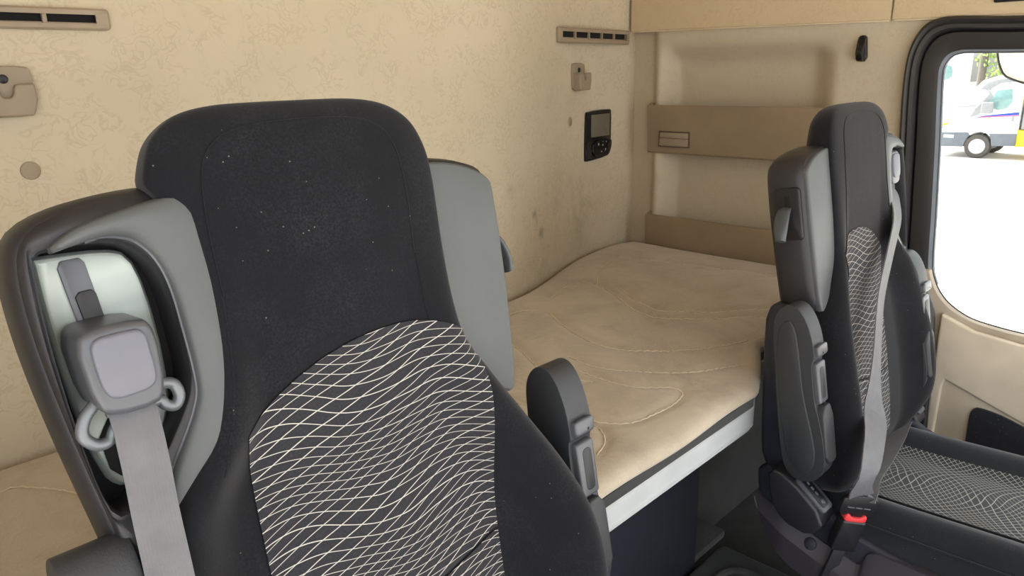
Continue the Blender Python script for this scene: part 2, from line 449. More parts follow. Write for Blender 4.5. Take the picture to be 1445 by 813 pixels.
# ------------------------------------------------------------------ fittings on the rear wall
def wall_fn(x0, flat=False):
    """frame standing on the rear wall around x0: a along the wall, b up, d out from the wall"""
    dx = .01; T = Vector((2*dx, wy(x0+dx)-wy(x0-dx), 0)).normalized(); Nn = Vector((T.y, -T.x, 0))
    def f(a, b, d): x = x0 + a*T.x; return (Vector((x0, wy(x0), b)) + T*a if flat else Vector((x, wy(x), b))) + Nn*d
    return f
def vent(x0, w, zc, h, label, slats):
    f0 = wall_fn(x0); hw, hh = w/2, h/2
    A, B = f0(-hw, 0, 0), f0(hw, 0, 0); Tn = (B-A).normalized(); Nn = Vector((Tn.y, -Tn.x, 0))
    bow = max((f0(a, 0, 0)-A).dot(Nn) for a in np.linspace(-hw, hw, 9))
    f = lambda a, b, d: (A+B)/2 + Tn*a + Vector((0, 0, b)) + Nn*(d + bow)
    t = thing('air_vent', f(0, zc, 0), label, 'air vent', 'rear wall air vents')
    outer, inner = rrect(-hw, hw, -hh, hh, .006), rrect(-hw+.018, hw-.018, -hh*.60, hh*.60, .002)
    m = MB(); P = lambda ol, d: [f(a, zc+b, d) for a, b in ol]
    sc = lambda ol, e: [(a-math.copysign(e, a), b-math.copysign(e, b)) for a, b in ol]
    m.loft([P(outer, -.004-2*bow), P(outer, .009), P(sc(outer, .003), .012), P(sc(inner, -.003), .011), P(inner, .008), P(inner, -.004)], cap0=False, cap1=False)
    m.build('frame', M['vent'], t)
    m = MB(); m.loft([P(sc(inner, -.001), -.003), P(sc(inner, -.001), .0012)]); m.build('duct_opening', M['hole'], t)
    for k in range(slats):
        a = -hw+.018 + (w-.036)*(k+1)/(slats+1)
        m = MB(); m.prism([(a-.0032, -hh*.58), (a+.0032, -hh*.58), (a+.0032, hh*.58), (a-.0032, hh*.58)], -.004, .008, lambda p, q, d: f(p, zc+q, d), .0006); m.build('slat', M['vent'], t)
    m = MB(); m.prism([(-hw+.018, -hh*.28), (hw-.018, -hh*.28), (hw-.018, -hh*.58), (-hw+.018, -hh*.58)], -.0035, .004, lambda p, q, d: f(p, zc+q, d), .0005); m.build('louvre', M['vent'], t)
    return t
vent(.255, .42, .0965, .033, 'long tan air vent high on the rear wall, above the hook with the black screw', 4)
vent(1.955, .46, .101, .044, 'slim tan air vent high on the rear wall near the corner, above the control panel', 4)
def coat_hook(x0, zc, w, h, prot, label):
    f = wall_fn(x0, True); hw, hh = w/2, h/2
    g = lambda a, b, d: f(a, zc+b, d)
    t = thing('coat_hook', f(0, zc-hh, 0), label, 'coat hook', 'rear wall coat hooks')
    plate = [(-hw*.9, hh), (hw*.9, hh), (hw, hh*.75), (hw*1.0, -hh*.4), (hw*.82, -hh), (-hw*.82, -hh), (-hw, -hh*.4), (-hw, hh*.75)]
    m = MB(); m.prism(chaikin(plate, 1), -.003, .010, g, .003); m.build('back_plate', M['hook'], t)
    n = w*.13
    cup = [(-hw*.98, hh*.30), (-n*1.5, hh*.30), (-n, hh*.18), (-n*.9, -hh*.1), (-n*.4, -hh*.24), (n*.4, -hh*.24), (n*.9, -hh*.1), (n, hh*.18), (n*1.5, hh*.30), (hw*.98, hh*.30), (hw*1.0, -hh*.35), (hw*.80, -hh*.97), (-hw*.80, -hh*.97), (-hw*1.0, -hh*.35)]
    m = MB(); m.prism(cup, .008, prot, g, .006, 3); m.build('hook_cup', M['hook'], t)
    m = MB(); m.disc(g(-.004 if w > .08 else 0, hh*.5, .009), f(0, 0, 1)-f(0, 0, 0), w*.085, .005); m.build('screw', M['black'], t)
    return t
coat_hook(.297, -.0125, .080, .076, .020, 'tan hook with a black screw, on the rear wall left of the driver seat')
coat_hook(1.885, -.021, .088, .084, .034, 'tan hook on the rear wall, just below the air vent nearest the corner')
def round_cap(x0, zc, label):
    f = wall_fn(x0)
    m = MB(); m.disc(f(0, zc, -.002), f(0, 0, 1)-f(0, 0, 0), .0145, .005)
    tag(m.build('round_cap', M['cap']), label, 'blanking cap', 'rear wall blanking caps')
round_cap(.311, -.135, 'round beige blanking cap on the rear wall, under the hook with the black screw')
round_cap(1.835, -.156, 'round beige blanking cap on the rear wall, beside the black control panel')
# black control panel
f = wall_fn(2.015, True); zc = -.2115
t = thing('control_panel', f(0, zc-.08, 0), 'black bunk control panel with grey screen and keys, on the rear wall', 'control panel')
g = lambda a, b, d: f(a, zc+b, d)
ol = chaikin([(-.078, -.079), (-.073, .070), (-.066, .080), (.066, .083), (.075, .076), (.073, -.02), (.078, -.035), (.070, -.065), (.05, -.076), (-.07, -.084)], 1)
m = MB(); m.prism(ol, -.003, .014, g, .004); m.build('housing', M['gloss'], t)
m = MB(); m.prism(rrect(-.048, .062, -.005, .068, .003), .012, .0148, g, .0005); m.build('screen', M['screen'], t)
m = MB(); m.prism(chaikin([(-.045, -.070), (-.045, -.018), (.070, -.014), (.071, -.04), (.060, -.062), (.035, -.070)], 1), .010, .020, g, .003); kp = m.build('keypad', M['gloss'], t)
m = MB(); m.prism(rrect(-.072, -.050, -.074, -.018, .004), .012, .019, g, .003); m.build('side_key', M['black'], t)
for a, b, w_, h_ in ((-.012, -.030, .005, .008), (.013, -.034, .006, .005), (.034, -.024, .004, .004), (.006, -.055, .006, .004), (.03, -.050, .004, .008), (.013, -.022, .005, .002)):
    m = MB(); m.prism(rrect(a-w_/2, a+w_/2, b-h_/2, b+h_/2, .001), .0195, .0206, g, 0); m.build('key_symbol', M['icon'], kp)

# ------------------------------------------------------------------ fittings on the right wall
def tray(y0, y1, zt, zb, label, latch):
    t = thing('storage_tray', (2.2, (y0+y1)/2, zb), label, 'storage tray', 'side wall storage trays')
    m = MB()
    prof = [(2.186, zb+.006), (2.192, zb), (2.275, zb), (2.275, zb+.012), (2.204, zb+.012), (2.2, zb+.02), (2.196, zt), (2.184, zt), (2.182, zt-.004)]
    if zb < -.6: prof = [(a, b) for a, b in prof]
    m.loft([[(a, y, b) for a, b in prof] for y in (y0, y1)]); m.build('front_panel', M['box'], t, smooth=30)
    for y in (y0, y1-.012):
        m = MB(); m.box((2.192, y, zb+.006), (2.262, y+.012, zt+.006), .003); m.build('end_panel', M['box'], t)
    if latch:
        a, b, c, d = latch
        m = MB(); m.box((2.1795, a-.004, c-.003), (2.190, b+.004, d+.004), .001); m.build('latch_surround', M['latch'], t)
        m = MB(); m.box((2.1765, a, c), (2.188, b, (c+d)/2+.003), .003); m.box((2.178, a, (c+d)/2+.004), (2.188, b, d), .002); m.build('latch', M['hook'], t)
tray(.845, 1.482, -.120, -.281, 'tan storage tray with a latch, the upper of two on the side wall', (1.318, 1.428, -.254, -.209))
tray(.845, 1.480, -.497, -.660, 'plain tan storage tray low on the side wall, just above the mattress', None)
t = thing('coat_hook', (2.2, .795, .005), 'small black coat hook on the side wall beside the door frame', 'coat hook')
m = MB(); m.prism(chaikin([(.779, .004), (.809, .004), (.812, .03), (.808, .068), (.80, .074), (.787, .073), (.784, .05)], 1), 2.188, 2.205, lambda a, b, d: (d, a, b), .003); m.build('base', M['gloss'], t)
m = MB(); m.prism(chaikin([(2.194, .006), (2.194, .06), (2.185, .066), (2.178, .05), (2.168, .042), (2.163, .030), (2.17, .012), (2.18, .004)], 1), .786, .803, lambda a, b, d: (a, d, b), .003); m.build('peg', M['gloss'], t)

# overhead lockers along the right side
def locker(y0, y1, label, slot=False):
    t = thing('overhead_locker', (2.3, (y0+y1)/2, .1), label, 'overhead locker', 'lockers above the side wall')
    zb = lambda y: .0945 + .0155*y
    m = MB()
    rings = [[(2.188, y, zb(y)+.005), (2.194, y, zb(y)), (2.30, y, zb(y)+.004), (2.30, y, .55), (2.188, y, .55)] for y in (y0, y1)]
    m.loft(rings); m.build('front', M['locker'], t, smooth=30)
    m = MB(); m.tube([(2.191, y0+.004, zb(y0)+.001), (2.191, y1-.004, zb(y1)+.001)], .0022, 6); m.build('edge_piping', M['seam'], t)
    if slot:
        m = MB(); m.box((2.180, .05, .1335), (2.2, .495, .165), .003); m.build('handle_slot', M['black'], t)
locker(.730, 1.562, 'cloth-faced overhead locker by the corner, above the storage trays')
locker(-.74, .724, 'cloth-faced overhead locker with black handle slot, above the side door', True)

# ------------------------------------------------------------------ right door
d = thing('door_1', (2.2, .2, -1.35), 'beige and black cab door with rounded side window', 'door', kind='structure')
outer = [(.640, -.62), (.651, -.54), (.662, -.36), (.670, -.20), (.676, -.095), (.677, -.02), (.672, .03), (.660, .066), (.642, .092), (.615, .106), (.57, .110), (.43, .102), (.1, .098), (-.3, .094), (-.62, .09)]
inner = [(.535, -.59), (.551, -.54), (.562, -.39), (.576, -.21), (.585, -.112), (.591, -.035), (.589, -.012), (.582, .004), (.570, .015), (.552, .020), (.53, .021), (.41, .018), (.1, .014), (-.3, .010), (-.55, .006)]
o2 = np.array(spline(outer, 6)); i2 = np.array(spline(inner, 6))
profile = [(-.02, 2.215), (0, 2.199), (.02, 2.178), (.10, 2.170), (.18, 2.176), (.24, 2.170), (.34, 2.172), (.38, 2.190), (.41, 2.196), (.43, 2.190), (.46, 2.186), (.80, 2.186), (.93, 2.190), (1.0, 2.200), (1.0, 2.225)]
def frame_part(name, sel, mat, parent):
    m = MB(); rings = []
    for a, b in zip(o2, i2):
        rings.append([(x, a[0]+(b[0]-a[0])*s, a[1]+(b[1]-a[1])*s) for s, x in profile[sel[0]:sel[1]]] )
    m.loft(rings, closed=False); return m.build(name, mat, parent, smooth=50)
frame_part('door_seal', (0, 8), M['seal'], d)
fr = frame_part('window_frame', (7, 13), M['doorframe'], d)
frame_part('window_lip', (12, 15), M['vangrey'], d)
win_low = [(.551, -.545), (.545, -.565), (.532, -.594), (.515, -.618), (.495, -.637), (.466, -.655), (.432, -.668), (.38, -.676), (.317, -.681), (.1, -.69), (-.55, -.69)]
wl = spline(win_low, 4)
m = MB(); m.prism([(a, b) for a, b in wl] + [(-.62, -.69), (-.62, -1.3), (.60, -1.3), (.612, -.70), (.630, -.545)], 2.178, 2.215, lambda a, b, dd: (dd, a, b), .004); m.build('door_trim', M['pillar'], d)
raised = [(.503, -.655), (.47, -.668), (.42, -.688), (.317, -.70), (.1, -.71), (-.6, -.71), (-.6, -1.0), (.1, -.972), (.284, -.908), (.36, -.880), (.44, -.850), (.470, -.838), (.476, -.86), (.486, -1.28), (.50, -1.28)]
m = MB(); m.prism([(a, b) for a, b in raised], 2.158, 2.182, lambda a, b, dd: (dd, a, b), .006, 3); m.build('upper_trim', M['doorbeige'], d)
m = MB(); m.box((2.168, -.6, -1.28), (2.182, .484, -.80), .003); m.build('lower_trim', M['doorbeige'], d)
pk = chaikin([(.392, -1.22), (.402, -.94), (.398, -.905), (.380, -.894), (.30, -.908), (.10, -.985), (-.2, -1.02), (-.2, -1.22)], 2)
m = MB(); m.prism(pk, 2.160, 2.172, lambda a, b, dd: (dd, a, b), .002); m.build('speaker_cloth', M['pocket'], d)
gl_outline = [tuple(p) for p in i2][::-1] + [tuple(p) for p in wl]
gl_outline = [tuple(p) for p in i2 if p[1] > -.545][::-1] + [tuple(p) for p in wl]
m = MB(); m.prism(gl_outline, 2.205, 2.209, lambda a, b, dd: (dd, a, b), 0); m.build('window_pane', M['glass'], d)
m = MB(); m.tube([(2.203, a, b) for a, b in gl_outline if a > -.5], .0028, 6); m.build('glass_rubber', M['black'], d)
# door front edge and lower shell outside
# black tubular grab handle behind the passenger seat
k = 2.13/2.2
pth = [(.640, -.50), (.628, -.52), (.605, -.55), (.57, -.61), (.547, -.655), (.538, -.70), (.530, -.80), (.523, -.95), (.518, -1.05), (.516, -1.30)]
m = MB(); m.tube([(2.13, a*k, b*k) for a, b in spline(pth, 5)], .014, 12)
tag(m.build('grab_handle', M['black']), 'bent black tubular rail behind the passenger seat, by the door pillar', 'grab rail')

# ------------------------------------------------------------------ seats
def seat(name, s, cx, Y0, dz, rec, mesh_c, mesh_w, floor_z, ped, gv, gw, wing, labels):
    """s = +1: the side nearer the middle of the cab lies towards +x.  Local back frame: u towards the cab middle, v up along the back, w forward"""
    a_ = math.radians(rec); Nw = Vector((0, -math.cos(a_), math.sin(a_))); Uv = Vector((0, math.sin(a_), math.cos(a_)))
    P = lambda u, v, w: Vector((cx+s*u, Y0, dz)) + Uv*v + Nw*w
    L = lambda u, y, z: Vector((cx+s*u, Y0+y, dz+z))                 # upright frame under the back
    t = thing(name, (cx, Y0-.25, floor_z), labels[0], 'seat', 'cab seats')
    # ---- backrest: rings of a rounded section
    T = np.array([  # v, half width, front at middle, bolster height, back depth
        (-.0225, .045, -.004, 0, -.014), (-.0245, .080, .005, 0, -.024), (-.030, .108, .011, 0, -.034), (-.040, .128, .016, 0, -.042), (-.054, .143, .019, 0, -.048), (-.072, .152, .021, 0, -.052), (-.095, .158, .022, 0, -.056),
        (-.13, .160, .022, .000, -.060), (-.20, .160, .018, .004, -.068), (-.27, .164, .012, .012, -.080), (-.32, .174, .006, .024, -.088), (-.36, .196, .003, .038, -.094), (-.42, .226, .000, .054, -.102),
        (-.50, .254, .000, .072, -.112), (-.58, .270, .002, .084, -.124), (-.66, .277, .002, .088, -.134), (-.72, .274, .000, .076, -.132), (-.76, .256, -.004, .050, -.115), (-.79, .21, -.014, .028, -.09), (-.805, .15, -.022, .01, -.07)])
    T = np.array(spline(list(T), 5))
    for i in range(len(T)):
        k = float(sstep(.36, .60, -T[i, 0])); T[i, 1] += wing[0]*k; T[i, 3] *= 1 + wing[1]*k
    # the column between the belt housings is slimmer than head and hip
    def sec(v):
        r = [np.interp(-v, -T[:, 0], T[:, i]) for i in range(1, 5)]
        return r
    def shrink(a, b, v):                    # the outboard side is the slimmer one
        a = a*(1-.15*sstep(.085, .125, -v)*(1-sstep(.32, .40, -v)))
        k = sstep(.33, .5, -v); return a*(1+wing[2]*k), b*(1-wing[3]*k)
    def wfront(u, v):
        a, f, b, dpt = sec(v)
        if u < 0: a, b = shrink(a, b, v)
        q = min(1, abs(u)/a)
        w = f + b*(sstep(.56, .93, q)); wm = (f - .012 + b*.3)
        return wm + (w-wm)*(1-q**7)**(1/3.0)
    vs = []
    for i in range(len(T)-1):
        vs.append(T[i, 0])
    vs.append(T[-1, 0]); NU = 72
    rings = []
    for v in vs:
        a, f, b, dpt = sec(v); ring = []
        for k in range(NU+1):
            q = -math.cos(PI*k/NU); q = math.copysign(abs(q)**.9, q); u = a*q*(1 if q > 0 else shrink(a, b, v)[0]/a); ring.append(P(u, v, wfront(u, v)))
        wm = f - .012 + b*.3
        for k in range(1, NU):
            q = math.cos(PI*k/NU); ring.append(P(a*q*(1 if q > 0 else shrink(a, b, v)[0]/a), v, wm + (dpt-wm)*(1-abs(q)**4)**(1/3.0)))
        rings.append(ring)
    m = MB(); m.loft(rings); back = m.build('backrest', M['velour'], t, smooth=180)
    m = MB(); m.prism(chaikin([(-.060, -.385), (-.094, -.39), (-.112, -.50), (-.132, -.66), (-.136, -.72), (-.11, -.755), (-.04, -.745), (-.025, -.60), (-.030, -.40)], 1), -.235, .264, lambda a, b, dd: P(dd, b, a), .012, 3); m.build('back_shell', M['panel'], t, smooth=60)
    # piping lines sewn into the cover
    def on(u, v, o=.0004): return P(u, v, wfront(u, v)+o)
    m = MB()
    m.tube([on(u, v) for u, v in spline([(-.112, -.20), (-.113, -.13), (-.108, -.085), (-.092, -.060), (-.06, -.048), (0, -.044), (.06, -.046), (.092, -.057), (.108, -.082), (.113, -.13), (.112, -.20)], 8)], .0007, 5)
    for q in (-1, 1):
        m.tube([on(q*x, v) for x, v in spline([(.113, -.20), (.118, -.27), (.128, -.31), (.150, -.36)], 8)], .0007, 5)
    m.build('seam_piping', M['velour'], back)
    # ---- stitched insert (two panels)
    def insert(name, top, bottom, n=46, mseg=50):
        m = MB(); V = []; UV = []
        for j in range(mseg+1):
            for i in range(n+1):
                u = mesh_c + mesh_w*(2*i/n-1); x = 2*i/n-1
                v = top(x) + (bottom(x)-top(x))*j/mseg
                V.append(on(u, v, .0022)); UV.append((u*s, v))
        F = [(j*(n+1)+i, j*(n+1)+i+1, (j+1)*(n+1)+i+1, (j+1)*(n+1)+i) for j in range(mseg) for i in range(n)]
        me_v = m.add(V, F); uvl = m.bm.loops.layers.uv.new('UVMap')
        m.bm.verts.index_update()
        for fc in m.bm.faces:
            for lp in fc.loops: lp[uvl].uv = UV[lp.vert.index]
        return m.build(name, M['stitch'], back, smooth=180, solid=0)
    arch = lambda x: -.274 - .038*abs(x-.25)**2.2*(1.0 if x < .25 else 1.9) 
    low = lambda x: -.600 + .020*x + .012*x*x
    insert('stitched_panel', arch, low)
    insert('lumbar_panel', lambda x: low(x)-.004, lambda x: -.76+.0*x)
    # ---- belt housing (outer) and lever housing (inner) on the shoulders
    def housing(q, pts, recess):
        """q = -1 outer, +1 inner; pts = front outline for the inner side convention"""
        N_ = 72
        outl = resample(chaikin(pts, 2), N_); c = outl.mean(0)
        def inset(o, e):
            n = len(o); tn = np.roll(o, -1, 0)-np.roll(o, 1, 0); nn = np.stack([-tn[:, 1], tn[:, 0]], 1); nn /= np.linalg.norm(nn, axis=1)[:, None]
            if np.mean(np.sum(nn*(c-o), 1)) < 0: nn = -nn
            return o + nn*e
        W = lambda o, w, sl=0: [P(q*a, b, w + sl*(b+.12)) for a, b in o]
        back_o = inset(outl, .012)
        body = MB(); rings = [W(back_o, -.072), W(inset(outl, .003), -.062), W(outl, -.045), W(outl, -.014), W(inset(outl, .004), .000)]
        body.loft(rings + [W(inset(outl, .0065), .002)] if recess is None else rings + [W(inset(outl, .0065), .002)], cap1=recess is None)
        hb = body.build('belt_housing' if recess is not None else 'shoulder_housing', M['shell'], t, smooth=50)
        return hb, outl, inset, W
    out_pts = [(.14, -.090), (.190, -.092), (.235, -.101), (.262, -.118), (.270, -.150), (.268, -.22), (.257, -.31), (.246, -.38), (.236, -.45), (.20, -.47), (.165, -.42), (.135, -.36), (.125, -.30), (.115, -.19), (.112, -.11)]
    hb, outl, inset, W = housing(-1, out_pts, True)
    rec_pts = [(.251, -.137), (.249, -.1345), (.20, -.131), (.172, -.142), (.156, -.175), (.153, -.23), (.153, -.272), (.176, -.308), (.212, -.352), (.232, -.366), (.243, -.350), (.250, -.28), (.253, -.20)]
    rc = resample(chaikin(rec_pts, 1), 72)
    # align start points of both loops by direction from their common centre
    cen = rc.mean(0)
    def byang(o):
        an = np.unwrap(np.arctan2(o[:, 1]-cen[1], o[:, 0]-cen[0])); 
        if an[-1] < an[0]: o = o[::-1]; an = np.unwrap(np.arctan2(o[:, 1]-cen[1], o[:, 0]-cen[0]))
        tg = np.linspace(-PI, PI, 96, endpoint=False); out = []
        oo = np.vstack([o, o, o]); aa = np.concatenate([an-2*PI, an, an+2*PI])
        idx = np.argsort(aa); aa, oo = aa[idx], oo[idx]
        return np.stack([np.interp(tg, aa, oo[:, 0]), np.interp(tg, aa, oo[:, 1])], 1)
    oA, rA = byang(inset(outl, .0065)), byang(rc)
    grow = cen + (rA-cen)*1.06
    m = MB(); m.loft([W(oA, .002), W(oA*.75+grow*.25, .010), W(oA*.3+grow*.7, .012), W(grow, .010), W(cen+(rA-cen)*1.025, .0115), W(rA, .008), W(rA, -.004), W(cen+(rA-cen)*.985, -.026)], cap0=False, cap1=False)
    m.build('recess_bezel', M['shell'], hb, smooth=60)
    # vinyl cover over the upper and inner side of the bezel
    def cover(pts, q, w0, w1, name, par, r=.004):
        m = MB(); m.prism(chaikin(pts, 2), w0, w1, lambda a, b, dd: P(q*a, b, dd), r, 3); return m.build(name, M['vinyl'], par, smooth=50)
    oP = np.array(spline([(.240, -.131), (.222, -.120), (.20, -.113), (.16, -.105), (.128, -.101), (.115, -.108), (.111, -.15), (.112, -.20), (.118, -.28), (.128, -.325), (.146, -.37), (.166, -.398), (.186, -.415)], 6))
    iP = np.array(spline([(.237, -.136), (.218, -.132), (.20, -.129), (.185, -.131), (.172, -.138), (.160, -.155), (.153, -.18), (.150, -.22), (.149, -.272), (.156, -.295), (.170, -.318), (.184, -.338), (.196, -.36)], 6))
    m = MB(); rings = []
    for k, (a, b) in enumerate(zip(oP, iP)):
        e = min(1, min(k, len(oP)-1-k)/4); d_ = b - a
        rings.append([P(-(a[0]+d_[0]*f_), a[1]+d_[1]*f_, w_) for f_, w_ in ((0, .002), (0, .010), (.04, .0155+.001*e), (.12, .019), (.5, .0205), (.86, .0185), (.96, .015), (1, .010), (1, .002))])
    m.loft(rings); m.build('vinyl_cover', M['vinyl'], hb, smooth=60)
    m = MB(); m.tube([P(-a, b, .0100) for a, b in iP[8:]], .0018, 8); m.build('bezel_highlight', M['guide'], hb)  # pale tube drawn as the highlight along the recess's inner edge
    m = MB(); m.loft([W(cen+(rA-cen)*.99, -.034), W(cen+(rA-cen)*.99, -.026)]); m.build('recess_floor', M['hole'], hb, smooth=30)
    plo = resample(chaikin([(.2475, -.138), (.246, -.1365), (.19, -.139), (.172, -.147), (.164, -.18), (.162, -.25), (.168, -.30), (.20, -.338), (.226, -.354), (.241, -.30), (.247, -.2)], 1), 80)
    m = MB(); m.loft([W(plo, -.030), W(plo, -.019), W(inset(plo, .003), -.0155), W(inset(plo, .006), -.0185)]); m.build('slider_plate', M['plate'], hb, smooth=50)
    m = MB(); m.prism([(.2295, -.150), (.2265, -.144), (.2115, -.143), (.208, -.148), (.192, -.30), (.213, -.30)], -.021, -.0165, lambda a, b, dd: P(-a, b, dd), .0015); m.build('slider_track', M['guide'], hb)
    m = MB(); m.prism([(.222, -.176), (.2185, -.172), (.2085, -.1715), (.2055, -.175), (.198, -.25), (.214, -.25)], -.018, -.0145, lambda a, b, dd: P(-a, b, dd), .001); m.build('slider_insert', M['shell'], hb)
    m = MB(); m.prism(chaikin([(.230, -.285), (.185, -.285), (.198, -.325), (.226, -.345)], 1), -.0205, -.0172, lambda a, b, dd: P(-a, b, dd), .001); m.build('belt_slot', M['hole'], hb)
    # belt guide head
    gp = chaikin([(.243, -.201), (.226, -.195), (.190, -.196), (.180, -.204), (.182, -.262), (.192, -.272), (.226, -.271), (.238, -.262)], 1)
    m = MB(); m.prism(gp, -.020, .036, lambda a, b, dd: P(-a, b + gv - .12*max(0, dd), dd + gw), .009, 4); gd = m.build('belt_guide', M['guide'], hb, smooth=60)
    gc = chaikin([(.233, -.203), (.21, -.202), (.190, -.203), (.189, -.225), (.188, -.247), (.194, -.2545), (.208, -.256), (.224, -.256), (.231, -.247), (.233, -.225)], 2)
    m = MB(); m.prism(gc, .028, .0395, lambda a, b, dd: P(-a, b+gv-.12*dd, dd+gw), .003, 3); m.build('guide_cap', M['guidecap'], gd)
    # steel loop the belt runs through
    m = MB()
    loop = spline([(.232, -.262), (.243, -.272), (.248, -.286), (.240, -.297), (.229, -.297), (.222, -.287), (.205, -.281), (.185, -.276), (.180, -.282), (.172, -.285), (.167, -.277), (.170, -.266), (.180, -.262)], 5)
    m.tube([P(-a, b+gv, .014+gw) for a, b in loop], .0052, 10)
    m.box((-.022, -.005, -.004), (.022, .006, .004), .002, mat=Matrix.Translation(P(-.206, -.273+gv, .014+gw)) @ Matrix((( s, 0, 0, 0), (0, Uv.y, Nw.y, 0), (0, Uv.z, Nw.z, 0), (0, 0, 0, 1)))); m.build('belt_loop', M['steel'], gd)
    # inner shoulder housing with its lever
    in_pts = [(.13, -.092), (.190, -.097), (.232, -.106), (.254, -.118), (.264, -.15), (.264, -.24), (.259, -.33), (.252, -.405), (.225, -.41), (.18, -.36), (.125, -.32), (.115, -.19), (.112, -.11)]
    hi, outl, inset, W = housing(1, in_pts, None)
    cv = [(.255, -.128), (.20, -.104), (.115, -.100), (.112, -.20), (.120, -.31), (.18, -.36), (.235, -.412), (.248, -.395), (.253, -.33), (.258, -.24), (.258, -.15)]
    cover(cv, 1, -.004, .010, 'vinyl_cover', hi)
    sf = lambda a, b, dd: P(dd, b, a)             # plate on the housing's side: a = w, b = v, dd = u
    m = MB(); m.prism(rrect(-.056, -.004, -.262, -.163, .008), .258, .2675, sf, .003); lz = m.build('lever_bezel', M['black'], hi)
    m = MB(); m.prism(rrect(-.034, -.024, -.215, -.178, .003), .262, .2682, sf, .0005); m.build('lever_slot', M['hole'], lz)
    lp = spline([(.264, -.200), (.276, -.204), (.290, -.220), (.300, -.243), (.302, -.258)], 5)
    rings = []
    for i, (u, v) in enumerate(lp):
        f_ = i/(len(lp)-1); th = .0045 + .002*f_; hwid = .009 + .005*math.sin(PI*min(1, f_*1.1)*.9)
        rings.append([P(u + th*math.cos(q)*.9, v + th*.5*math.cos(q), -.032 + hwid*math.sin(q)) for q in np.linspace(0, 2*PI, 14, endpoint=False)])
    m = MB(); m.loft(rings); m.build('recline_lever', M['lever'], hi, smooth=60)
    # ---- raised armrests on both sides
    for q in (1, -1):
        uo, ui, wo = (.338, .292, wing[4]) if q > 0 else (.290, .232, .000)
        vo = wing[5] if q > 0 else -.010
        prof = [(-.038, -.43), (-.033, -.395), (-.018, -.375), (.000, -.369), (.016, -.376), (.028, -.397), (.036, -.43), (.038, -.47), (.030, -.475), (.030, -.56), (.036, -.58), (.042, -.65), (.036, -.69), (.016, -.710), (-.012, -.714), (-.034, -.702), (-.044, -.67), (-.043, -.58), (-.040, -.50)]
        prof = chaikin(prof, 2)
        m = MB(); m.prism(prof, ui, uo, lambda a, b, dd: P(q*dd, b+vo, a+wo), .012, 4); ar = m.build('armrest', M['arm'], t, smooth=60)
        inset_ = [(-.036, -.64), (-.035, -.50), (-.028, -.42), (-.010, -.395), (.006, -.405), (.010, -.46), (.010, -.54), (.022, -.62), (.024, -.665), (.008, -.695), (-.018, -.697)]
        m = MB(); m.prism(chaikin(inset_, 2), uo-.003, uo+.0022, lambda a, b, dd: P(q*dd, b+vo, a+wo), .0018, 2); m.build('side_pad', M['arm'], ar, smooth=60)
        m = MB(); m.prism(rrect(ui+.004, uo-.003, -.470, -.448, .006), .020, .046, lambda a, b, dd: P(q*a, b+vo+.25*(dd-.03), dd+wo), .004, 3); m.build('collar', M['guide'], ar, smooth=60)
        m = MB(); m.disc(P(q*(uo-.018), -.460+vo, .0455+wo), Nw, .0022, .0014, 10); m.build('collar_screw', M['hole'], ar)
        # release handle: a scooped bar
        m = MB()
        hw0, hw1 = ui+.006, uo-.004
        m.prism(rrect(hw0, hw1, -.557, -.478, .005), .022, .040, lambda a, b, dd: P(q*a, b+vo, dd+wo), .004, 3); hd = m.build('release_handle', M['guide'], ar, smooth=60)
        m = MB(); m.prism(rrect(hw0+.010, hw1-.008, -.548, -.488, .007), .0385, .0408, lambda a, b, dd: P(q*a, b+vo, dd+wo), .001, 2); m.build('finger_groove', M['shell'], hd)
        m = MB(); m.prism(chaikin([(ui+.002, -.560), (uo-.002, -.560), (uo-.001, -.62), (uo-.001, -.672), (ui+.006, -.676), (ui+.002, -.66)], 1), .008, .0455, lambda a, b, dd: P(q*a, b+vo, dd+wo), .004, 3); m.build('spine', M['arm'], ar, smooth=60)
        m = MB(); m.disc(P(q*(uo-.018), -.600+vo, .0436+wo), Nw, .0028, .0014, 10); m.build('spine_screw', M['hole'], ar)
    # ---- lower frame: side covers, pivot brackets, cushion
    cz = -.738     # cushion height relative to the seat head
    W2 = .255
    def yz(u0, u1, pts, r, seg=3, ch=1): 
        m = MB(); m.prism(chaikin(pts, ch), u0, u1, lambda a, b, dd: L(dd, a, b), r, seg); return m
    # base trim box
    cover_pts = [(.012, -.735), (.006, -.80), (-.02, -.875), (-.075, -.925), (-.18, -.955), (-.35, -.985), (-.62, -.985), (-.66, -.93), (-.62, -.87), (-.42, -.85), (-.215, -.825), (-.15, -.80), (-.06, -.738)]
    base_pts = [(.002, -.855), (-.01, -.87), (-.02, -.875), (-.075, -.925), (-.18, -.955), (-.35, -.985), (-.62, -.985), (-.66, -.93), (-.62, -.90), (-.42, -.875), (-.10, -.855)]
    m = yz(-.262, .262, base_pts, .012); sb = m.build('seat_base', M['panel'], t, smooth=50)
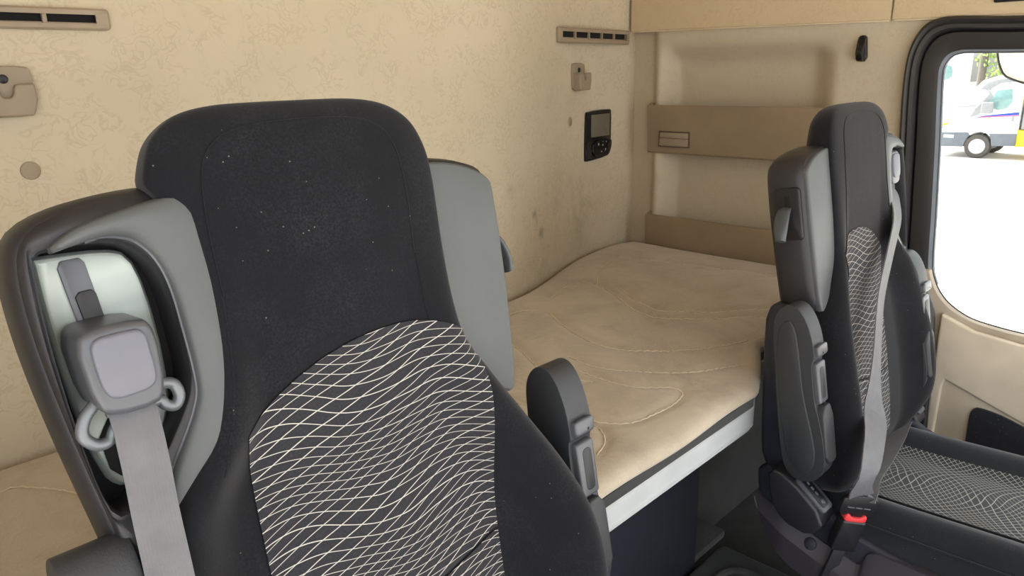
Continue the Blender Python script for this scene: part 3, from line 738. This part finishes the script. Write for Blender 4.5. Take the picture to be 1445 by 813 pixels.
    for q in (1, -1):
        m = yz(.246*q, .274*q, cover_pts, .008); m.build('side_cover', M['panel'], sb, smooth=50)
        top = [(.010, -.800), (-.06, -.826), (-.142, -.856), (-.19, -.868), (-.205, -.873), (-.214, -.868), (-.222, -.842), (-.236, -.834), (-.351, -.836), (-.64, -.86)]
        bot = [(.009, -.815), (.004, -.835), (-.022, -.882), (-.050, -.908), (-.085, -.930), (-.18, -.958), (-.35, -.985), (-.64, -.985)]
        m = MB(); rings = []
        for y in np.unique(np.r_[np.linspace(.009, -.19, 24), np.linspace(-.19, -.24, 16), np.linspace(-.24, -.64, 20)])[::-1]:
            zt_ = np.interp(-y, [-a for a, b in top], [b for a, b in top]); zb_ = np.interp(-y, [-a for a, b in bot], [b for a, b in bot]); zt_ = max(zt_, zb_+.004)
            smooth_ = np.interp(-y, [-.01, .06, .142, .19, .30, .64], [-.800, -.826, -.856, -.866, -.866, -.885])
            zm = max(zb_+.002, min(zt_-.006, smooth_-.032))
            e_ = .278 + .018*float(sstep(-.009, .07, -y)); rings.append([L(q*.262, y, zt_), L(q*.276, y, zt_), L(q*.279, y, zt_-.001), L(q*e_, y, zm), L(q*(e_+.002), y, zm-.004), L(q*e_, y, zb_), L(q*.262, y, zb_)])
        m.loft(rings); m.build('side_valance', M['basetrim'], sb, smooth=30)
        m = MB(); m.disc(L(.2845*q, -.118, -.866), Vector((s*q, 0, .5)), .0125, .006, 20); m.build('screw_cover', M['panel'], sb)
        br = [(-.030, -.712), (-.075, -.718), (-.155, -.786), (-.128, -.832), (-.066, -.820), (-.040, -.780)]
        m = yz(.255*q, .318*q, br, .006); bk = m.build('armrest_bracket', M['shell'], t, smooth=50)
        # slotted adjuster plate on the bracket's front slope
        A, B = L(.287*q, -.080, -.722), L(.287*q, -.148, -.780); D_ = (B-A).normalized(); Nn = Vector((0, -D_.z, D_.y)); 
        if Nn.y > 0: Nn = -Nn
        Mx = lambda a, b, dd: (A+B)/2 + Vector((s*q*a, 0, 0)) + D_*b + Nn*dd
        m = MB(); m.prism(rrect(-.022, .022, -.040, .040, .008), -.002, .004, Mx, .0015); pl_ = m.build('adjuster_plate', M['guide'], bk)
        m = MB(); m.prism(rrect(-.013, .013, -.032, .032, .006), .003, .005, Mx, .0005); m.build('adjuster_recess', M['black'], pl_)
        m = MB()
        for b in (-.020, -.008, .004): m.prism(rrect(-.003, .003, b-.004, b+.004, .002), .0045, .0062, Mx, .0005)
        m.disc(Mx(0, .022, .0045), Nn, .006, .002, 12); m.build('adjuster_teeth', M['steel'], pl_)
    # pedestal
    m = MB(); zt = -.95
    lo = L(ped[0], -.50, 0); hi_ = L(ped[1], -.10, 0)
    m.box((min(lo.x, hi_.x), lo.y, -1.35), (max(lo.x, hi_.x), hi_.y, dz+zt+.03), .02, 3); m.build('pedestal', M['panel'], t)
    # cushion: rings across y
    m = MB(); rings = []; CW = .262
    ys = np.linspace(-.085, -.63, 34)
    def ctop(u, y):
        q = min(1, abs(u)/CW)
        e = 1 - sstep(-.13, -.075, y)*.45
        fr_ = -.035*sstep(-.52, -.63, y)
        top = cz - .045*(1-sstep(.45, .82, q)) - .012 + fr_ + .012*sstep(-.15, -.55, y) - .042*(.5-.5*u/CW)
        base = cz - .10
        return base + (top-base)*(1-q**8)**.4*e
    for y in ys:
        ring = [L(CW*math.copysign(abs(-math.cos(PI*k/36))**.9, -math.cos(PI*k/36)), y, ctop(CW*-math.cos(PI*k/36), y)) for k in range(37)]
        ring += [L(CW*.97*c, y, cz-.13) for c in (1, .5, 0, -.5, -1)]
        rings.append(ring)
    m.loft(rings); cu = m.build('seat_cushion', M['velour_base'], t, smooth=60)
    m = MB(); V = []; UV = []; n1, n2 = 40, 40
    for j in range(n2+1):
        for i in range(n1+1):
            u = (-.155 + .335*i/n1); y = -.115 - .47*j/n2
            V.append(L(u, y, ctop(u, y)+.0022)); UV.append((u*s, y))
    F = [(j*(n1+1)+i, j*(n1+1)+i+1, (j+1)*(n1+1)+i+1, (j+1)*(n1+1)+i) for j in range(n2) for i in range(n1)]
    m.add(V, F); uvl = m.bm.loops.layers.uv.new('UVMap'); m.bm.verts.index_update()
    for fc in m.bm.faces:
        for lp in fc.loops: lp[uvl].uv = UV[lp.vert.index]
    m.build('cushion_panel', M['stitch2'], cu, smooth=180)
    # side seam of the cushion
    m = MB()
    for q in (1,):
        m.tube([L(q*(CW-.004), y, ctop(CW*.965, y)-.006) for y in np.linspace(-.16, -.60, 24)], .0016, 6)
    m.build('cushion_piping', M['velour_base'], cu)
    return t, P, L, Uv, Nw, hb

def uv_strip(o, length_axis=2):
    me = o.data; u = me.uv_layers.new(name='UVMap')
    # 4 verts per ring: across = 0..width
    for lp in me.loops:
        i = lp.vertex_index; r, k = divmod(i, 4)
        u.data[lp.index].uv = ((0 if k in (0, 3) else .046), r*.012)

t, P, L, Uv, Nw, hb = seat('driver_seat', 1, .39, .703, 0, 10, .031, .147, -1.35, (-.16, .16), 0, 0, (.028, .28, -.06, .42, .012, -.020),
    ['black cloth driver seat with grey shoulder housings and hanging belt, nearest the camera'])
pts = [P(-.208, -.262, .010), P(-.209, -.278, .022), P(-.2095, -.295, .026), P(-.2105, -.33, .028), P(-.2125, -.37, .030), P(-.217, -.43, .044), P(-.228, -.52, .075), P(-.240, -.62, .092), P(-.250, -.72, .080), P(-.255, -.80, .04)]
pts = [Vector(p) for p in spline(pts, 5)]
m = MB(); m.ribbon(pts, [Vector((1, .0, 0)) + Nw*(.22 if i > 10 else .1) for i in range(len(pts))], [.037]*len(pts), .0024)
b = m.build('belt_webbing', M['belt'], t, smooth=30); uv_strip(b)

t, P, L, Uv, Nw, hb = seat('passenger_seat', -1, 1.60, .594, -.054, 10, .031, .121, -1.35, (-.16, .0), .060, -.028, (0, -.06, .10, .30, -.008, .0),
    ['black cloth passenger seat with fastened belt and red buckle, beside the door'])
# shoulder belt from the far shoulder down to the tongue beside the cushion
E_ = Vector((1.312, .395, -.793))
pts = [P(-.207, -.200, -.016), P(-.198, -.216, -.006), P(-.168, -.243, .014), P(-.125, -.285, .031), P(-.055, -.345, .037), P(.028, -.425, .041), P(.089, -.515, .049), P(.168, -.592, .066), P(.255, -.630, .094), P(.315, -.678, .102), P(.308, -.720, .082)]
pts.append(E_ + Vector((.001, -.003, .016)))
pts = [Vector(p) for p in spline(pts, 4)]
n = len(pts)
wd = []
for i in range(n):
    f = max(0, (i/n-.55)/.45); wd.append(Vector((1, .09, 0))*(1-f) + Vector((.80, -.62, 0))*f)
m = MB(); m.ribbon(pts, wd, .046, .0024); b = m.build('belt_webbing', M['belt'], t, smooth=30); uv_strip(b)
lap = [E_ + Vector((.006, -.004, .004)), E_ + Vector((.03, .000, .012)), Vector((1.42, .415, -.795)), Vector((1.56, .437, -.825)), Vector((1.70, .455, -.835)), Vector((1.82, .475, -.84)), Vector((1.88, .49, -.88)), Vector((1.89, .50, -.94))]
lap = [Vector(p) for p in spline(lap, 5)]
m = MB(); m.ribbon(lap, Vector((.0, -1, .22)), .046, .0024); b = m.build('lap_webbing', M['belt'], t, smooth=30); uv_strip(b)
# tongue, buckle
D_ = Vector((-.005, .022, -.10)).normalized()                     # down into the buckle
Wd = Vector((.72, -.66, -.22)); Wd = (Wd - D_*Wd.dot(D_)).normalized(); Nn = D_.cross(Wd)
if Nn.x > 0: Nn = -Nn
bf = lambda a, b, dd: E_ + Wd*a + D_*b + Nn*dd
m = MB(); m.prism(chaikin([(-.034, -.022), (.034, -.022), (.037, .016), (.026, .026), (-.026, .026), (-.037, .016)], 1), -.005, .006, bf, .002); tg = m.build('belt_tongue', M['black'], t)
m = MB()
for a in (-.016, .0, .016): m.prism([(a-.0065, .004), (a+.0065, .004), (a+.0065, .0065), (a-.0065, .0065)], .005, .0068, bf, .0003)
m.build('tongue_marking', M['steel'], tg)
m = MB(); m.prism(rrect(-.024, .024, .034, .105, .004), -.012, .012, bf, .004, 3); bu = m.build('belt_buckle', M['black'], t)
m = MB(); m.prism(chaikin([(-.021, .020), (-.013, .020), (-.009, .027), (.009, .027), (.013, .020), (.021, .020), (.022, .037), (-.022, .037)], 1), -.009, .010, bf, .002); m.build('release_button', M['red'], bu)
m = MB(); m.prism([(-.012, .10), (.012, .10), (.014, .19), (-.014, .19)], -.003, .003, bf, .001); m.build('buckle_stalk', M['shell'], bu)

# ------------------------------------------------------------------ outside, seen through the side window
GZ = -2.84
MB().box((-60, -60, GZ-.1), (120, 90, GZ), 0).build('ground', M['concrete'])['kind'] = 'structure'
def wheel(c, r, w, par):
    m = MB(); cx, cy, cz = c
    R = lambda rr, x: [(x, cy+rr*math.cos(2*PI*k/32), cz+rr*math.sin(2*PI*k/32)) for k in range(32)]
    m.loft([R(r*.62, cx+.03), R(r*.66, cx), R(r*.93, cx), R(r, cx+.03), R(r, cx+w-.03), R(r*.9, cx+w)]); ty = m.build('wheel', M['tyre'], par)
    m = MB(); m.loft([R(r*.64, cx+.012), R(r*.58, cx+.004), R(r*.50, cx+.05), R(r*.30, cx+.06), R(r*.26, cx-.01), R(r*.10, cx-.02)]); rm = m.build('rim', M['rim'], ty)
    for k in range(6):
        a = 2*PI*k/6; m = MB(); m.disc((cx+.052, cy+r*.40*math.cos(a), cz+r*.40*math.sin(a)), (-1, 0, 0), r*.06, .006, 10); m.build('rim_hole', M['tyre'], rm)
t = thing('van', (27, 5, GZ), 'white van with blue and red door stripe, parked across the yard outside the window', 'van')
X0, X1 = 26.0, 28.0
body = [(6.98, -2.30), (7.02, -2.0), (6.98, -1.72), (6.86, -1.56), (6.35, -1.46), (6.02, -1.38), (5.60, -.80), (5.40, -.66), (5.0, -.62), (4.80, -.62), (4.80, -2.42), (5.40, -2.42), (5.44, -2.22), (5.58, -2.10), (5.75, -2.06), (5.92, -2.10), (6.06, -2.22), (6.12, -2.45), (6.90, -2.45)]
m = MB(); m.prism(body, X0, X1, lambda a, b, dd: (dd, a, b), .05, 3); m.build('cab_body', M['white'], t, smooth=40)
m = MB(); m.prism([(6.08, -1.66), (5.98, -1.42), (5.66, -.96), (5.70, -.80), (5.50, -1.05), (5.66, -1.40), (5.90, -1.58)], X0-.012, X0+.05, lambda a, b, dd: (dd, a, b), .004); m.build('pillar_trim', M['grey'], t)
m = MB(); m.prism([(5.38, -1.42), (5.66, -1.30), (5.46, -.85), (5.08, -.80), (5.03, -1.18), (5.15, -1.36)], X0-.015, X0+.05, lambda a, b, dd: (dd, a, b), .01); m.build('side_window', M['carglass'], t)
m = MB(); m.prism([(6.00, -1.36), (5.62, -.82), (5.63, -.80), (6.02, -1.345)], X0+.15, X1-.15, lambda a, b, dd: (dd, a, b), 0); m.build('windscreen', M['carglass'], t)
m = MB(); m.prism(rrect(5.44, 5.75, -1.50, -1.18, .05), X0-.30, X0-.16, lambda a, b, dd: (dd, a, b), .03); m.box((X0-.18, 5.55, -1.40), (X0+.02, 5.62, -1.34), .01); m.build('mirror', M['grey'], t)
m = MB(); m.prism([(5.76, -1.59), (4.82, -1.46), (4.82, -1.54), (5.80, -1.62)], X0-.012, X0+.02, lambda a, b, dd: (dd, a, b), 0); m.build('blue_stripe', M['blue'], t)
m = MB(); m.prism([(5.88, -1.62), (4.82, -1.545), (4.82, -1.58), (5.88, -1.655)], X0-.012, X0+.02, lambda a, b, dd: (dd, a, b), 0); m.build('red_stripe', M['pinkred'], t)
m = MB(); m.prism([(6.90, -1.385), (5.98, -1.325), (5.93, -1.27), (6.35, -1.315)], X0-.01, X0+.9, lambda a, b, dd: (dd, a, b), 0); m.build('windscreen_base', M['grey'], t)
m = MB(); m.prism([(7.0, -2.06), (6.93, -2.0), (6.72, -1.93), (6.72, -1.955), (6.93, -2.035)], X0-.014, X0+.03, lambda a, b, dd: (dd, a, b), 0); m.build('grille_gap', M['vangrey'], t)
m = MB(); m.box((X0-.03, 4.92, -1.73), (X0+.02, 4.99, -1.56), .02); m.build('door_handle', M['grey'], t)
m = MB(); m.prism([(6.99, -2.10), (6.05, -2.08), (6.0, -2.16), (6.09, -2.30), (6.14, -2.52), (6.90, -2.54), (7.03, -2.44)], X0-.02, X1+.02, lambda a, b, dd: (dd, a, b), .02); bp = m.build('bumper', M['vangrey'], t)
m = MB(); m.box((X0-.035, 6.42, -2.26), (X0, 6.70, -2.17), .02); m.build('fog_light', M['white'], bp)
m = MB(); m.prism([(5.50, -2.10), (4.80, -2.08), (4.80, -2.44), (5.40, -2.46), (5.44, -2.24)], X0-.015, X0+.1, lambda a, b, dd: (dd, a, b), .01); m.build('sill_cladding', M['vangrey'], t)
m = MB(); m.prism([(6.97, -1.98), (6.62, -1.86), (6.62, -1.80), (6.98, -1.90)], X0-.012, X0+.05, lambda a, b, dd: (dd, a, b), .01); m.build('headlight', M['yellow'], t)
wheel((X0-.02, 5.77, -2.49), .35, .26, t); wheel((X1-.24, 5.77, -2.49), .35, .26, t)
m = MB(); m.box((X0+.05, 1.2, -2.46), (X1-.05, 4.84, -1.98), .03); m.build('chassis_skirt', M['yellow'], t)
m = MB(); m.box((X0+.08, 1.2, -1.96), (X1-.08, 4.74, -1.26), .03); m.build('load_body', M['grey'], t)
m = MB(); m.box((X0+.05, 1.2, -1.24), (X1-.05, 4.74, -.78), .03); m.build('load_cover', M['yellow'], t)
wheel((X0-.02, 2.3, -2.49), .35, .26, t)
t = thing('truck', (33.2, 9, GZ), 'tall white truck with a tinted side window, parked behind the white van', 'truck')
m = MB(); m.prism([(12.5, -2.3), (12.5, 1.0), (8.20, 1.0), (8.18, -2.3)], 32, 34.4, lambda a, b, dd: (dd, a, b), .08, 3); m.build('cab_body', M['white'], t)
m = MB(); m.prism(chaikin([(8.9, -.12), (8.36, -.12), (8.24, -.30), (8.26, -.66), (8.9, -.70)], 1), 31.985, 32.03, lambda a, b, dd: (dd, a, b), .01); m.build('side_window', M['carglass'], t)
for y in (8.6, 11.4): wheel((31.98, y, GZ+.5), .5, .3, t)
t = thing('car', (37, 7.4, GZ), 'white car far across the yard, below the tree', 'car')
m = MB(); m.prism(chaikin([(9.3, -2.5), (9.4, -1.8), (8.6, -1.3), (8.0, -.62), (6.4, -.55), (5.4, -1.3), (5.2, -1.9), (5.3, -2.5)], 1), 36.2, 38, lambda a, b, dd: (dd, a, b), .06); m.build('body', M['white'], t)
m = MB(); m.prism(chaikin([(8.3, -1.25), (7.9, -.75), (6.5, -.68), (5.8, -1.25)], 1), 36.18, 36.25, lambda a, b, dd: (dd, a, b), .01); m.build('side_window', M['grey'], t)
for y in (8.5, 6.1): wheel((36.18, y, GZ+.34), .34, .24, t)
t = thing('tree', (41, 9.3, GZ), 'leafy green tree standing behind the vehicles', 'tree')
m = MB(); m.tube([(41, 9.33, GZ), (41, 9.34, -1), (41.02, 9.33, 1.0), (41.1, 9.2, 3.2)], [.22, .18, .16, .10], 10); m.tube([(41.02, 9.33, .8), (41, 8.6, 1.8), (41, 8.0, 2.4)], [.1, .07, .04], 8); m.build('trunk', M['bark'], t)
m = MB(); rnd = random.Random(3); V = []; F = []
for k in range(4200):
    c = rnd.choice([(41.6, 8.5, .2, 1.3), (41.5, 7.4, .6, 1.3), (41.8, 9.6, 2.0, 1.4), (41.7, 8.2, 2.0, 1.5), (42, 6.5, 1.6, 1.4), (41.8, 8.0, -.6, .9)])
    while True:
        q = Vector((rnd.uniform(-1, 1), rnd.uniform(-1, 1), rnd.uniform(-1, 1)))
        if .35 < q.length < 1: break
    p = Vector(c[:3]) + q*c[3]; e1 = Vector((rnd.gauss(0, 1), rnd.gauss(0, 1), rnd.gauss(0, 1))).normalized()*.085; e2 = e1.orthogonal()*.6
    i = len(V); V += [p-e1, p+e2, p+e1, p-e2]; F.append((i, i+1, i+2, i+3))
m.add(V, F); m.build('foliage', M['leaf'], t, recalc=False)
# truck's own wing mirror, just outside the side window
t = thing('wing_mirror', (2.62, .3, -.1), "pale wing mirror housing with dark rim, outside the top corner of the side window", 'wing mirror')
mo = chaikin([(.59, .10), (.582, .02), (.572, -.015), (.556, -.045), (.53, -.058), (.50, -.068), (.44, -.085), (.30, -.10), (.24, -.08), (.22, .10)], 1)
m = MB(); m.prism(mo, 2.70, 2.82, lambda a, b, dd: (dd, a, b), .01, 3); hs = m.build('housing', M['white'], t)
m = MB(); m.tube([(2.698, a, b) for a, b in mo] + [(2.698, mo[0][0], mo[0][1])], .0035, 6); m.build('rim', M['black'], t)
m = MB(); m.tube([(2.76, .35, .09), (2.74, .30, .20), (2.6, .28, .26), (2.36, .25, .28)], .016, 8); m.build('arm', M['black'], t)

# ------------------------------------------------------------------ light
w = bpy.data.worlds.new('sky'); S.world = w; w.use_nodes = True
nt = w.node_tree; bg = nt.nodes['Background']
sky = nt.nodes.new('ShaderNodeTexSky'); sky.sky_type = 'NISHITA'; sky.sun_disc = False
sky.sun_elevation = math.radians(52); sky.sun_rotation = math.radians(20); sky.air_density = 1; sky.dust_density = 4; sky.ozone_density = 1
hsv = nt.nodes.new('ShaderNodeHueSaturation'); hsv.inputs['Saturation'].default_value = .2
nt.links.new(sky.outputs[0], hsv.inputs['Color']); nt.links.new(hsv.outputs[0], bg.inputs[0])
bg.inputs[1].default_value = .45
def light(name, typ, loc, rot, energy, color, **k):
    d_ = bpy.data.lights.new(name, typ); d_.energy = energy; d_.color = color
    for a, v in k.items(): setattr(d_, a, v)
    o = bpy.data.objects.new(name, d_); COL.objects.link(o); o.location = Vector(loc)+ZUP; o.rotation_euler = rot; return o
light('sun', 'SUN', (0, 0, 8), (math.radians(-38), math.radians(8), 0), 5.0, (1, .96, .9), angle=.01)

# ------------------------------------------------------------------ camera
cam = bpy.data.cameras.new('camera'); co = bpy.data.objects.new('camera', cam); COL.objects.link(co)
R = np.array([[0.697534, -0.716197, -0.022527], [-0.216567, -0.180747, -0.95939], [0.683041, 0.674086, -0.281181]])
right, down, fwd = R[0], R[1], R[2]
Mx = Matrix(((right[0], -down[0], -fwd[0], 0), (right[1], -down[1], -fwd[1], 0), (right[2], -down[2], -fwd[2], H), (0, 0, 0, 1)))
co.matrix_world = Mx
cam.sensor_width = 36; cam.lens = 1042.38/1445*36; cam.clip_start = .02; cam.clip_end = 500
S.camera = co
S.view_settings.view_transform = 'Standard'; S.view_settings.look = 'None'; S.view_settings.gamma = 1; S.view_settings.use_curve_mapping = False
S.view_settings.exposure = 1.0
S.cycles.use_denoising = True
S.cycles.max_bounces = 8; S.cycles.diffuse_bounces = 6
